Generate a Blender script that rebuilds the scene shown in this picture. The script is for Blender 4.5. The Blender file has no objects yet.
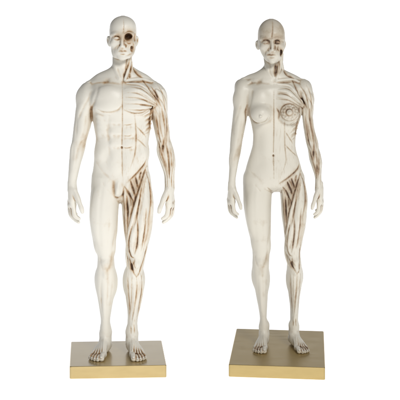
import bpy, math
import numpy as np
RES = 0.5            # voxel size in millimetres
MM = 0.001
CAMX, HOR, DIST = 160.0, -7.0, 1300.0
BIG = 8.0

# ------------------------------------------------------------------ implicit surface toolkit
def smin(a, b, k):
    h = np.maximum(k - np.abs(a - b), 0.0) / k
    return np.minimum(a, b) - h * h * k * 0.25

class Prim:
    def touches(self, lo, hi, m=BIG):
        return bool(np.all(self.lo - m <= hi) and np.all(self.hi + m >= lo))

class Ell(Prim):
    """ellipsoid, optionally turned by a few degrees about y (tilt) and z (yaw)"""
    def __init__(s, c, r, tilt=0, yaw=0, pitch=0):
        s.c = np.array(c, float); s.r = np.array(r, float)
        a, b, p = map(math.radians, (tilt, yaw, pitch))
        ry = np.array([[math.cos(a), 0, math.sin(a)], [0, 1, 0], [-math.sin(a), 0, math.cos(a)]])
        rz = np.array([[math.cos(b), -math.sin(b), 0], [math.sin(b), math.cos(b), 0], [0, 0, 1]])
        rx = np.array([[1, 0, 0], [0, math.cos(p), -math.sin(p)], [0, math.sin(p), math.cos(p)]])
        s.m = (rz @ ry @ rx)
        e = np.sqrt(((s.m * s.r) ** 2).sum(1)); s.lo = s.c - e; s.hi = s.c + e
    def ev(s, P):
        q = (P - s.c) @ s.m
        k0 = np.sqrt(((q / s.r) ** 2).sum(1)) + 1e-6
        k1 = np.sqrt(((q / s.r ** 2) ** 2).sum(1)) + 1e-6
        return k0 * (k0 - 1) / k1

def spline(pts, n):
    """Catmull-Rom through rows of pts (any number of columns)"""
    p = np.array(pts, float)
    if len(p) == 2:
        t = np.linspace(0, 1, n)[:, None]
        return p[0] * (1 - t) + p[1] * t
    q = np.vstack([2 * p[0] - p[1], p, 2 * p[-1] - p[-2]])
    out = []
    for t in np.linspace(0, len(p) - 1 - 1e-9, n):
        i = int(t); f = t - i
        a, b, c, d = q[i], q[i + 1], q[i + 2], q[i + 3]
        out.append(0.5 * (2 * b + (c - a) * f + (2 * a - 5 * b + 4 * c - d) * f * f + (3 * b - a - 3 * c + d) * f ** 3))
    return np.array(out)

def pathdist(P, A, R=None):
    """distance to a polyline; with radii, minimum of (distance - radius); stretches far from all points are skipped"""
    lo = P.min(0) - 6.0; hi = P.max(0) + 6.0
    r = np.zeros(len(A)) if R is None else R
    a, b = A[:-1], A[1:]; rm = np.maximum(r[:-1], r[1:])[:, None]
    near = np.nonzero(((np.minimum(a, b) - rm <= hi) & (np.maximum(a, b) + rm >= lo)).all(1))[0]
    best = np.full(len(P), BIG * 2)
    if len(near) == 0: return best
    x, y, z = np.ascontiguousarray(P.T)
    for i in near:
        ax, ay, az = A[i]; bx, by, bz = A[i + 1] - A[i]; L = bx * bx + by * by + bz * bz + 1e-9
        dx = x - ax; dy = y - ay; dz = z - az
        t = (dx * bx + dy * by + dz * bz) * (1 / L)
        np.minimum(t, 1, out=t); np.maximum(t, 0, out=t)
        dx -= t * bx; dy -= t * by; dz -= t * bz
        dx *= dx; dy *= dy; dz *= dz; dx += dy; dx += dz
        d = np.sqrt(dx, out=dx)
        if R is not None: d -= R[i] + (R[i + 1] - R[i]) * t
        np.minimum(best, d, out=best)
    return best

class Strand(Prim):
    """rounded tapering cord through (x, y, z, radius) points: a finger, a tendon, a muscle belly"""
    def __init__(s, pts, n=None):
        n = n or max(4, 4 * (len(pts) - 1) + 1)
        q = spline(pts, n); s.A = q[:, :3]; s.R = np.maximum(q[:, 3], 0.15)
        s.lo = (s.A - s.R[:, None]).min(0); s.hi = (s.A + s.R[:, None]).max(0)
    def ev(s, P): return pathdist(P, s.A, s.R)

class Loft(Prim):
    """upright form given as rows (py, left, right, front, back); cross-sections are superellipses"""
    def __init__(s, rows, PB, n=2.2, top=0, bot=0):
        rows = sorted(rows, key=lambda r: -r[0])
        z = np.array([PB - r[0] for r in rows]); v = np.array([r[1:5] for r in rows], float)
        zz = np.linspace(z[0], z[-1], 240)
        m = np.zeros_like(v)
        for j in range(4):                                   # monotone cubic
            h = np.diff(z); dl = np.diff(v[:, j]) / h
            m[1:-1, j] = np.where(dl[1:] * dl[:-1] > 0, 2 * dl[1:] * dl[:-1] / (dl[1:] + dl[:-1] + 1e-12), 0)
            m[0, j] = dl[0]; m[-1, j] = dl[-1]
        i = np.clip(np.searchsorted(z, zz) - 1, 0, len(z) - 2)
        h = (z[i + 1] - z[i]); t = (zz - z[i]) / h; t = t[:, None]; h = h[:, None]
        V = (2 * t**3 - 3 * t**2 + 1) * v[i] + (t**3 - 2 * t**2 + t) * h * m[i] + (-2 * t**3 + 3 * t**2) * v[i + 1] + (t**3 - t**2) * h * m[i + 1]
        s.z = zz; s.V = V; s.n = n; s.top = top; s.bot = bot; s.PB = PB
        s.lo = np.array([V[:, 0].min(), V[:, 2].min(), zz[0]]); s.hi = np.array([V[:, 1].max(), V[:, 3].max(), zz[-1]])
    def sec(s, z): return [np.interp(z, s.z, s.V[:, j]) for j in range(4)]
    def ev(s, P):
        z = np.clip(P[:, 2], s.z[0], s.z[-1])
        xl, xr, yf, yb = s.sec(z)
        cx = (xl + xr) / 2; a = (xr - xl) / 2; cy = yf * 0.5 + yb * 0.5
        sc = np.ones_like(z)
        if s.top: sc = np.where(z > s.z[-1] - s.top, np.sqrt(np.maximum(1 - ((z - s.z[-1] + s.top) / s.top) ** 2, 0.02)), sc)
        if s.bot: sc = np.where(z < s.z[0] + s.bot, np.sqrt(np.maximum(1 - ((s.z[0] + s.bot - z) / s.bot) ** 2, 0.02)), sc)
        b = (yb - yf) / 2
        dx = P[:, 0] - cx; dy = P[:, 1] - cy
        q = (np.abs(dx / (a * sc)) ** s.n + np.abs(dy / (b * sc)) ** s.n) ** (1 / s.n)
        r = np.sqrt(dx * dx + dy * dy)
        Rd = (r + 1e-4) / (q + 1e-4 / np.minimum(a, b))
        d = Rd * (q - 1)
        oz = np.maximum(P[:, 2] - s.z[-1], s.z[0] - P[:, 2])
        return np.where(oz > 0, np.sqrt(np.maximum(d, 0) ** 2 + oz * oz), np.maximum(d, -BIG * 3))
    def surf(s, py, phi, side=1):
        z = s.PB - py; xl, xr, yf, yb = s.sec(z)
        cx = (xl + xr) / 2; a = (xr - xl) / 2; cy = (yf + yb) / 2; b = (yb - yf) / 2
        u, w = math.sin(math.radians(phi)) * side, -math.cos(math.radians(phi))
        q = (abs(u / a) ** s.n + abs(w / b) ** s.n) ** (1 / s.n)
        return np.array([cx + u / q, cy + w / q, z]), np.array([u, w, 0.0])

class Group(Prim):
    def __init__(s): s.items = []; s.lo = np.full(3, 1e9); s.hi = np.full(3, -1e9)
    def add(s, p, k=2.0):
        s.items.append(('+', p, k)); s.lo = np.minimum(s.lo, p.lo); s.hi = np.maximum(s.hi, p.hi); return p
    def cut(s, p, k=1.0): s.items.append(('-', p, k)); return p
    def groove(s, path, w, dep, st=1.0): s.items.append(('g', Groove(path, w, dep, st), 0))
    def ev(s, P):
        lo = P.min(0); hi = P.max(0)
        if getattr(s, 'nc', -1) != len(s.items):
            mg = np.array([max(4.0, k + 2.6) if o == '+' else 2.8 for o, _, k in s.items])[:, None]
            s.L = np.array([p.lo for _, p, _ in s.items]) - mg; s.H = np.array([p.hi for _, p, _ in s.items]) + mg; s.nc = len(s.items)
        F = np.full(len(P), BIG * 2)
        for i in np.nonzero(((s.L <= hi) & (s.H >= lo)).all(1))[0]:
            op, p, k = s.items[i]
            if op == '+': F = smin(F, p.ev(P), k)
            elif op == '-': F = -smin(-F, p.ev(P), k)
            else: F = F + p.dep * p.fall(P, p.w)
        return F

class Groove(Prim):
    def __init__(s, A, w, dep, st):
        s.A = np.array(A); s.w = w; s.dep = dep; s.st = st
        t = np.linspace(0, 1, len(s.A)); s.S = np.clip(np.minimum(t, 1 - t) / 0.3 * 0.8 + 0.2, 0, 1) * (0.88 + 0.12 * np.sin(t * 11 + s.A[0, 0] * 3.1))
        if len(A) == 2: s.S[:] = 1
        s.lo = s.A.min(0) - w; s.hi = s.A.max(0) + w
    def fall(s, P, w):
        best = np.zeros(len(P)); m = 2.2 * w
        lo = P.min(0) - m; hi = P.max(0) + m; a, b = s.A[:-1], s.A[1:]
        near = np.nonzero(((np.minimum(a, b) <= hi) & (np.maximum(a, b) >= lo)).all(1))[0]
        if len(near) == 0: return best
        x, y, z = np.ascontiguousarray(P.T)
        for i in near:
            ax, ay, az = s.A[i]; bx, by, bz = s.A[i + 1] - s.A[i]
            dx = x - ax; dy = y - ay; dz = z - az
            t = np.clip((dx * bx + dy * by + dz * bz) / (bx * bx + by * by + bz * bz + 1e-9), 0, 1)
            dx -= t * bx; dy -= t * by; dz -= t * bz
            d2 = dx * dx + dy * dy + dz * dz; g = s.S[i] + (s.S[i + 1] - s.S[i]) * t
            np.maximum(best, g * np.exp(-d2 / (w * w * (0.45 + 0.55 * g))), out=best)
        return best

def front(G, px, py, PB):
    """where the sight line of photo position (px, py) first meets the form: a point on its front"""
    ys = np.arange(-52, 40, 0.5)
    P = np.stack([CAMX + (px - CAMX) * (DIST + ys) / DIST, ys, PB - HOR - (py - HOR) * (DIST + ys) / DIST], 1)
    F = G.ev(P); i = np.argmax(F < 0)
    if not (F < 0).any(): i = int(np.argmin(F))
    return P[i]

def fpath(G, pts, PB, n=None):
    q = spline(pts, n or 6 * (len(pts) - 1) + 1)
    ys = np.arange(-46, 30, 0.5); m = len(ys)
    px = np.repeat(q[:, 0], m); py = np.repeat(q[:, 1], m); yy = np.tile(ys, len(q))
    P = np.stack([CAMX + (px - CAMX) * (DIST + yy) / DIST, yy, PB - HOR - (py - HOR) * (DIST + yy) / DIST], 1)
    F = G.ev(P).reshape(len(q), m); i = np.argmax(F < 0, 1)
    i = np.where((F < 0).any(1), i, np.argmin(F, 1))
    return P.reshape(len(q), m, 3)[np.arange(len(q)), i]

def polygonise(G, res):
    lo = G.lo - 3; hi = G.hi + 3; lo[2] = max(lo[2], -1.5)
    B = 16
    nb = np.ceil((hi - lo) / (res * B)).astype(int); N = nb * B + 1
    # coarse pass
    cs = [np.arange(nb[i] * 4 + 1) * res * B / 4 + lo[i] for i in range(3)]
    C = np.full([len(c) for c in cs], BIG, np.float32)
    for k in range(0, len(cs[2]), 6):
        for i in range(0, len(cs[0]), 8):
            for j in range(0, len(cs[1]), 12):
                gx, gy, gz = np.meshgrid(cs[0][i:i + 8], cs[1][j:j + 12], cs[2][k:k + 6], indexing='ij')
                C[i:i + 8, j:j + 12, k:k + 6] = G.ev(np.stack([gx.ravel(), gy.ravel(), gz.ravel()], 1)).reshape(gx.shape)
    V = np.ones(N, np.float32)
    def column(bxy):
        bx, by = bxy
        if True:
            for bz in range(nb[2]):
                c = C[bx * 4:bx * 4 + 5, by * 4:by * 4 + 5, bz * 4:bz * 4 + 5]
                sl = tuple(slice(b * B, b * B + B + 1) for b in (bx, by, bz))
                m = np.abs(c).min()
                if m > 2.6 and (c.min() > 0 or c.max() < 0):
                    if c.max() < 0: V[sl] = np.minimum(V[sl], -1)
                    continue
                ax = [lo[i] + res * np.arange(b * B, b * B + B + 1) for i, b in enumerate((bx, by, bz))]
                gx, gy, gz = np.meshgrid(*ax, indexing='ij')
                V[sl] = G.ev(np.stack([gx.ravel(), gy.ravel(), gz.ravel()], 1)).reshape(gx.shape)
    from concurrent.futures import ThreadPoolExecutor
    G.ev(np.zeros((1, 3)))
    with ThreadPoolExecutor(4) as ex: list(ex.map(column, [(i, j) for i in range(nb[0]) for j in range(nb[1])]))
    V[V == 0] = 1e-5
    S = V < 0
    # surface nets
    cnt = np.zeros([n - 1 for n in N], np.uint8)
    for o in np.ndindex(2, 2, 2):
        cnt += S[o[0]:N[0] - 1 + o[0], o[1]:N[1] - 1 + o[1], o[2]:N[2] - 1 + o[2]]
    cells = np.argwhere((cnt > 0) & (cnt < 8))
    idx = np.full(cnt.shape, -1, np.int32); idx[tuple(cells.T)] = np.arange(len(cells))
    acc = np.zeros((len(cells), 3)); w = np.zeros(len(cells))
    cor = list(np.ndindex(2, 2, 2))
    for a in cor:
        for ax in range(3):
            if a[ax]: continue
            b = list(a); b[ax] = 1
            va = V[tuple((cells + a).T)]; vb = V[tuple((cells + b).T)]
            m = (va < 0) != (vb < 0)
            t = np.where(m, va / (va - vb + 1e-20), 0)
            p = np.tile(np.array(a, float), (len(cells), 1)); p[:, ax] = t
            acc[m] += p[m]; w[m] += 1
    verts = (cells + acc / w[:, None]) * res + lo
    quads = []
    for ax in range(3):
        sl0 = [slice(1, n - 1) for n in N]; sl0[ax] = slice(0, N[ax] - 1); sl1 = list(sl0); sl1[ax] = slice(1, N[ax])
        A = S[tuple(sl0)]; Bv = S[tuple(sl1)]
        e = np.argwhere(A != Bv); off = np.array([1, 1, 1]); off[ax] = 0; e = e + off
        u, v = (ax + 1) % 3, (ax + 2) % 3
        du = np.zeros(3, int); du[u] = 1; dv = np.zeros(3, int); dv[v] = 1
        q = np.stack([idx[tuple((e - du - dv).T)], idx[tuple((e - dv).T)], idx[tuple(e.T)], idx[tuple((e - du).T)]], 1)
        ins = S[tuple(e.T)]
        q = np.where(ins[:, None], q, q[:, ::-1]); quads.append(q)
    Q = np.vstack(quads); Q = Q[(Q >= 0).all(1)]
    return verts, Q

def relax(X, E, deg, n, lam=0.5):
    for _ in range(n):
        S = np.zeros_like(X)
        for j in range(X.shape[1]):
            S[:, j] = np.bincount(E[:, 0], X[E[:, 1], j], len(X)) + np.bincount(E[:, 1], X[E[:, 0], j], len(X))
        X = X + lam * (S / deg[:, None] - X)
    return X

def mesh_from(G, name, mat, conv, res, stain_shade, parent, T):
    V, Q = polygonise(G, res)
    E = np.vstack([Q[:, [0, 1]], Q[:, [1, 2]], Q[:, [2, 3]], Q[:, [3, 0]]]); E.sort(1)
    E = np.unique(E, axis=0); deg = np.bincount(E.ravel(), minlength=len(V)).astype(float); deg[deg == 0] = 1
    V = relax(V, E, deg, 1, 0.45)
    n = np.cross(V[Q[:, 2]] - V[Q[:, 0]], V[Q[:, 3]] - V[Q[:, 1]])
    N = np.zeros_like(V)
    for j in range(4):
        for c in range(3): N[:, c] += np.bincount(Q[:, j], n[:, c], len(V))
    N /= np.linalg.norm(N, axis=1)[:, None] + 1e-9
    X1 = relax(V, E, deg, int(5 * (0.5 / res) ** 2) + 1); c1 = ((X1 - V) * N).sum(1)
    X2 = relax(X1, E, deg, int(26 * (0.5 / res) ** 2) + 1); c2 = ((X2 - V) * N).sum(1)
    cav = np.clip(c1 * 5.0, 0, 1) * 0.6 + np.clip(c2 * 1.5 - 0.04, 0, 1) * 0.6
    cav *= np.where(V[:, 0] > T['mid'], 0.95, 0.6)
    if T['mid'] > 200: cav = cav + np.where(V[:, 2] > T['PB'] - 64, 0.05, 0.0)
    if T['mid'] > 200: cav = np.where(V[:, 2] > T['PB'] - 39, cav * 1.5 + 0.10, cav)
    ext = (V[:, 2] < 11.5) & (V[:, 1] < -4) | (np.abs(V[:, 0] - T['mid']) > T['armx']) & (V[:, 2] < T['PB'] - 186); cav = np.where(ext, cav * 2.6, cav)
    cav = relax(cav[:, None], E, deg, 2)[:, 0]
    for g in stain_shade:
        m = ((V > g.lo - 5 * g.w) & (V < g.hi + 5 * g.w)).all(1)
        if m.any(): cav[m] += 0.5 * g.st * g.fall(V[m], g.w * 1.05) + 0.27 * g.st * g.fall(V[m], g.w * 2.4)
    me = bpy.data.meshes.new(name)
    W = conv(V)
    me.vertices.add(len(W)); me.vertices.foreach_set('co', W.astype(np.float32).ravel())
    me.loops.add(len(Q) * 4); me.loops.foreach_set('vertex_index', Q.astype(np.int32).ravel())
    me.polygons.add(len(Q)); me.polygons.foreach_set('loop_start', np.arange(0, len(Q) * 4, 4, dtype=np.int32))
    me.polygons.foreach_set('loop_total', np.full(len(Q), 4, np.int32))
    me.update(calc_edges=True); me.validate()
    me.shade_smooth()
    at = me.attributes.new('patina_shade', 'FLOAT', 'POINT'); at.data.foreach_set('value', np.clip(cav, 0, 1.6).astype(np.float32))  # brown crevice wash plus painted shade at socket, under-breast and limb edges
    fb = np.clip((V[:, 0] - T['mid']) / 1.5 + .2, 0, 1) * np.where(V[:, 2] > T['PB'] - T['chin'], 0.0, 1.0) * np.where((V[:, 2] > T['PB'] - 123) & (np.abs(V[:, 0] - T['mid']) < T['armx'] - 3), 0.25, 1.0)
    at = me.attributes.new('fibre', 'FLOAT', 'POINT'); at.data.foreach_set('value', fb.astype(np.float32))
    me.materials.append(mat)
    o = bpy.data.objects.new(name, me); bpy.context.scene.collection.objects.link(o); o.parent = parent
    print(name, len(V), 'verts')
    return o

# ------------------------------------------------------------------ materials
def nt(name):
    m = bpy.data.materials.new(name); m.use_nodes = True; t = m.node_tree
    return m, t, t.nodes['Principled BSDF']
def nd(t, ty, **kw):
    n = t.nodes.new(ty)
    for k, v in kw.items(): setattr(n, k, v)
    return n
def resin(name, ivory, tan, brown, dark):
    m, t, b = nt(name); L = t.links.new
    at = nd(t, 'ShaderNodeAttribute', attribute_name='patina_shade')
    tc = nd(t, 'ShaderNodeTexCoord')
    n1 = nd(t, 'ShaderNodeTexNoise'); n1.inputs['Scale'].default_value = 95; n1.inputs['Detail'].default_value = 9; n1.inputs['Roughness'].default_value = 0.62
    n2 = nd(t, 'ShaderNodeTexNoise'); n2.inputs['Scale'].default_value = 620; n2.inputs['Detail'].default_value = 3
    L(tc.outputs['Object'], n1.inputs['Vector']); L(tc.outputs['Object'], n2.inputs['Vector'])
    mr = nd(t, 'ShaderNodeMapRange'); mr.inputs['From Min'].default_value = 0.3; mr.inputs['From Max'].default_value = 0.72
    mr.inputs['To Min'].default_value = 0.5; mr.inputs['To Max'].default_value = 1.25
    L(n1.outputs['Fac'], mr.inputs['Value'])
    fa = nd(t, 'ShaderNodeAttribute', attribute_name='fibre')
    mp = nd(t, 'ShaderNodeMapping'); mp.inputs['Scale'].default_value = (1, 1, 0.09); L(tc.outputs['Object'], mp.inputs['Vector'])
    n3 = nd(t, 'ShaderNodeTexNoise'); n3.inputs['Scale'].default_value = 900; n3.inputs['Detail'].default_value = 3; L(mp.outputs[0], n3.inputs['Vector'])
    f1 = nd(t, 'ShaderNodeMapRange'); f1.inputs['From Min'].default_value = 0.5; f1.inputs['From Max'].default_value = 0.72; f1.inputs['To Max'].default_value = 0.11
    L(n3.outputs['Fac'], f1.inputs['Value'])
    f2 = nd(t, 'ShaderNodeMath', operation='MULTIPLY'); L(f1.outputs[0], f2.inputs[0]); L(fa.outputs['Fac'], f2.inputs[1])
    f3 = nd(t, 'ShaderNodeMath', operation='ADD'); f3.inputs[1].default_value = 0; L(f2.outputs[0], f3.inputs[0])
    m0 = nd(t, 'ShaderNodeMath', operation='MULTIPLY'); L(at.outputs['Fac'], m0.inputs[0]); L(mr.outputs[0], m0.inputs[1])
    f4 = nd(t, 'ShaderNodeMath', operation='MULTIPLY_ADD'); L(f2.outputs[0], f4.inputs[0]); f4.inputs[1].default_value = 0.9; f4.inputs[2].default_value = 1.0
    mu = nd(t, 'ShaderNodeMath', operation='MULTIPLY_ADD'); L(m0.outputs[0], mu.inputs[0]); L(f4.outputs[0], mu.inputs[1]); L(f2.outputs[0], mu.inputs[2])
    sp = nd(t, 'ShaderNodeMapRange'); sp.inputs['From Min'].default_value = 0.52; sp.inputs['From Max'].default_value = 0.8
    sp.inputs['To Max'].default_value = 0.10; L(n1.outputs['Fac'], sp.inputs['Value'])
    ad = nd(t, 'ShaderNodeMath', operation='ADD'); L(mu.outputs[0], ad.inputs[0]); L(sp.outputs[0], ad.inputs[1])
    cr = nd(t, 'ShaderNodeValToRGB'); e = cr.color_ramp.elements
    e[0].position = 0.03; e[0].color = (*ivory, 1); e[1].position = 1.0; e[1].color = (*dark, 1)
    a = e.new(0.22); a.color = (*tan, 1); a = e.new(0.55); a.color = (*brown, 1)
    L(ad.outputs[0], cr.inputs[0]); L(cr.outputs[0], b.inputs['Base Color'])
    b.inputs['Roughness'].default_value = 0.42; b.inputs['Specular IOR Level'].default_value = 0.42
    bm = nd(t, 'ShaderNodeBump'); bm.inputs['Strength'].default_value = 0.12; bm.inputs['Distance'].default_value = 0.0006
    L(n2.outputs['Fac'], bm.inputs['Height'])
    b2 = nd(t, 'ShaderNodeBump'); b2.inputs['Distance'].default_value = 0.0009; fs_ = nd(t, 'ShaderNodeMath', operation='MULTIPLY'); fs_.inputs[1].default_value = 0.28
    L(fa.outputs['Fac'], fs_.inputs[0]); L(fs_.outputs[0], b2.inputs['Strength']); L(n3.outputs['Fac'], b2.inputs['Height']); L(bm.outputs[0], b2.inputs['Normal']); L(b2.outputs[0], b.inputs['Normal'])
    return m
def gold(name, coat, dk=1.0):
    m, t, b = nt(name); b.inputs['Coat Weight'].default_value = coat; b.inputs['Coat Roughness'].default_value = 0.22; L = t.links.new
    tc = nd(t, 'ShaderNodeTexCoord'); mp = nd(t, 'ShaderNodeMapping'); mp.inputs['Scale'].default_value = (1, 3.5, 3.5)
    L(tc.outputs['Object'], mp.inputs['Vector'])
    n = nd(t, 'ShaderNodeTexNoise'); n.inputs['Scale'].default_value = 45; n.inputs['Detail'].default_value = 6
    L(mp.outputs[0], n.inputs['Vector'])
    n2 = nd(t, 'ShaderNodeTexNoise'); n2.inputs['Scale'].default_value = 1500; n2.inputs['Detail'].default_value = 2
    L(tc.outputs['Object'], n2.inputs['Vector'])
    cr = nd(t, 'ShaderNodeValToRGB'); e = cr.color_ramp.elements
    e[0].position = 0.3; e[0].color = (0.48, 0.36, 0.155, 1); e[1].position = 0.7; e[1].color = (0.54, 0.41, 0.185, 1)
    for q_ in (0, 1): e[q_].color = tuple(c * dk for c in e[q_].color[:3]) + (1,)
    L(n.outputs['Fac'], cr.inputs[0]); L(cr.outputs[0], b.inputs['Base Color'])
    mr = nd(t, 'ShaderNodeMapRange'); mr.inputs['To Min'].default_value = 0.33; mr.inputs['To Max'].default_value = 0.5
    L(n.outputs['Fac'], mr.inputs['Value']); L(mr.outputs[0], b.inputs['Roughness'])
    b.inputs['Metallic'].default_value = 0.75; b.inputs['Specular IOR Level'].default_value = 0.3
    bm = nd(t, 'ShaderNodeBump'); bm.inputs['Strength'].default_value = 0.08; bm.inputs['Distance'].default_value = 0.0004
    L(n2.outputs['Fac'], bm.inputs['Height']); L(bm.outputs[0], b.inputs['Normal'])
    return m
IV = resin('ivory_resin_warm', (0.83, 0.80, 0.72), (0.68, 0.58, 0.45), (0.42, 0.26, 0.135), (0.10, 0.05, 0.022))
IV2 = resin('ivory_resin_grey', (0.71, 0.675, 0.59), (0.53, 0.455, 0.35), (0.34, 0.235, 0.15), (0.09, 0.05, 0.028))
GOLD = {False: gold('bronze_gold_lacquered', 0.75), True: gold('bronze_gold_satin', 0.0, 0.92)}

# ------------------------------------------------------------------ tables traced for both figurines
MALE = dict(PB=353.0, Y=0.0,
 torso=[(80,92,153,-12,20),(84,88,157,-16,22),(92,88,157,-20,23),(100,89.5,155,-23,22),(108,91,153.5,-23,20),(114,92.5,152,-21,18),(120,93.5,151,-19.5,16),
        (128,95.2,150.2,-18.5,14),(137,96,149.2,-17.5,12.5),(146,95.4,148.4,-16.5,12),(156,94.5,148.3,-16,13),(165,93.6,148.4,-15.5,17),(175,92.4,149.4,-15,21),
        (186,92.5,150.5,-14,23),(196,98,146,-9,21),(203,108,136,-3,15)],
 legA=[(168,94,119,-11,14),(178,92.4,120,-14,20),(188,91.2,120.2,-16,22),(200,90,119.2,-17,20),(215,89.4,118.2,-17.5,17),(230,91,117.6,-16.5,15),(240,93,116.2,-15,13.5),
       (250,95.8,115.0,-13,12),(257,97.6,114.2,-12,11),(264,97.4,114.6,-11.5,11),(272,96.2,115.4,-9.5,12.5),(281,95.4,116,-8,15),(289,95.6,115.6,-7,16),(300,97.6,113.4,-6,14.5),
       (312,99.6,111.2,-5.5,11.5),(322,100.8,110.0,-5,9.5),(332,100.7,110.2,-4.5,9),(341,100.6,109.8,-3,9)],
 legB=[(168,122,148.6,-11,14),(178,121.5,149.4,-14,20),(188,121,150.6,-16,22),(200,121.6,151.8,-17,20),(215,122.4,152.6,-17.5,17),(230,123.8,151,-16.5,15),(240,125.4,148.8,-15,13.5),
       (250,127.2,146.6,-13,12),(257,127.8,145.4,-12,11),(264,126.9,144,-11.5,11),(272,124.8,142.8,-9.5,12.5),(281,124,143.7,-8,15),(289,124.7,143.6,-7,16),(300,126.4,141.6,-6,14.5),
       (312,127.8,138.8,-5.5,11.5),(322,128,137.2,-5,9.5),(332,127.3,137.2,-4.5,9),(341,127,137,-3,9)],
 armA=[(82.6,78.4,97,-12,14),(89,78,98,-12,14),(95,77.6,97.5,-12,14.5),(102,76.9,96,-12,13.5),(108,75.8,94,-11,12.5),(114,75,92.6,-10,12),(120,74.4,91.8,-9.5,11.5),(126,73.6,91,-9,11),
       (132,73,89.2,-8.5,10),(141,71.9,86.6,-8,8.5),(148,70.7,85.4,-9,7.5),(155,69.8,83.6,-10,6.5),(162,69.2,81.4,-10.5,5),(170,68.8,79.4,-10.5,3),(177,68.4,77.8,-10,1),(183,68,76.8,-9.5,0),(190,68,77.6,-9.5,-1)],
 armB=[(82.6,146,164.6,-12,14),(89,146,165,-12,14),(95,147,165.4,-12,14.5),(102,149,166,-12,13.5),(108,151,166.8,-11,12.5),(114,152.4,167.2,-10,12),(120,153.4,167.5,-9.5,11.5),(126,154.6,167.9,-9,11),
       (132,156,168.3,-8.5,10),(141,157,169.6,-8,8.5),(148,157.8,171.6,-9,7.5),(155,158.8,173.4,-10,6.5),(162,161.4,174.2,-10.5,5),(170,164.2,174,-10.5,3),(177,165.4,173.4,-10,1),(183,165.8,173.6,-9.5,0),(190,165.2,174.2,-9.5,-1)],
 neck=[(54,113.5,129.5,-5,13),(60,112.8,130.2,-6,13),(66,112,131.4,-7,14),(72,109.5,135,-7,16),(80,106,138,-9,18)],
 head=[(15.8,109.9,136.0,-15.6,18),(20,109.8,136.1,-15.6,18),(25.5,109.7,136.2,-15.8,18.4),(32,109.2,136.6,-16.5,20),(40,110,136,-15.5,18.5),(44,110.4,135.8,-15.5,15),(48,111,135,-16,9),(52,111.6,133.6,-16.4,4),
       (56,113,131.4,-16,0),(59.2,117,128,-14.5,-5)],
 hx=122.6, mid=122.3, armx=33, chin=60, trapA=[(118,7,72,5.5),(107,8,78,6.5),(97,6,82.6,6.3),(87,4,89.6,6.3)], trapB=[(128,7,72,5.5),(139,8,79.5,6),(148,6,84,6),(156.5,4,90,6)],
 hand=lambda x, y, p: (x, y, p), handB=lambda x, y, p: (242.3 - x, y, p), hs=1.0,
 foot=lambda dx, y, z: (105.3 + dx, y, z), footB=lambda dx, y, z: (131.8 - dx, y, z), fs=1.0)

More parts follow.
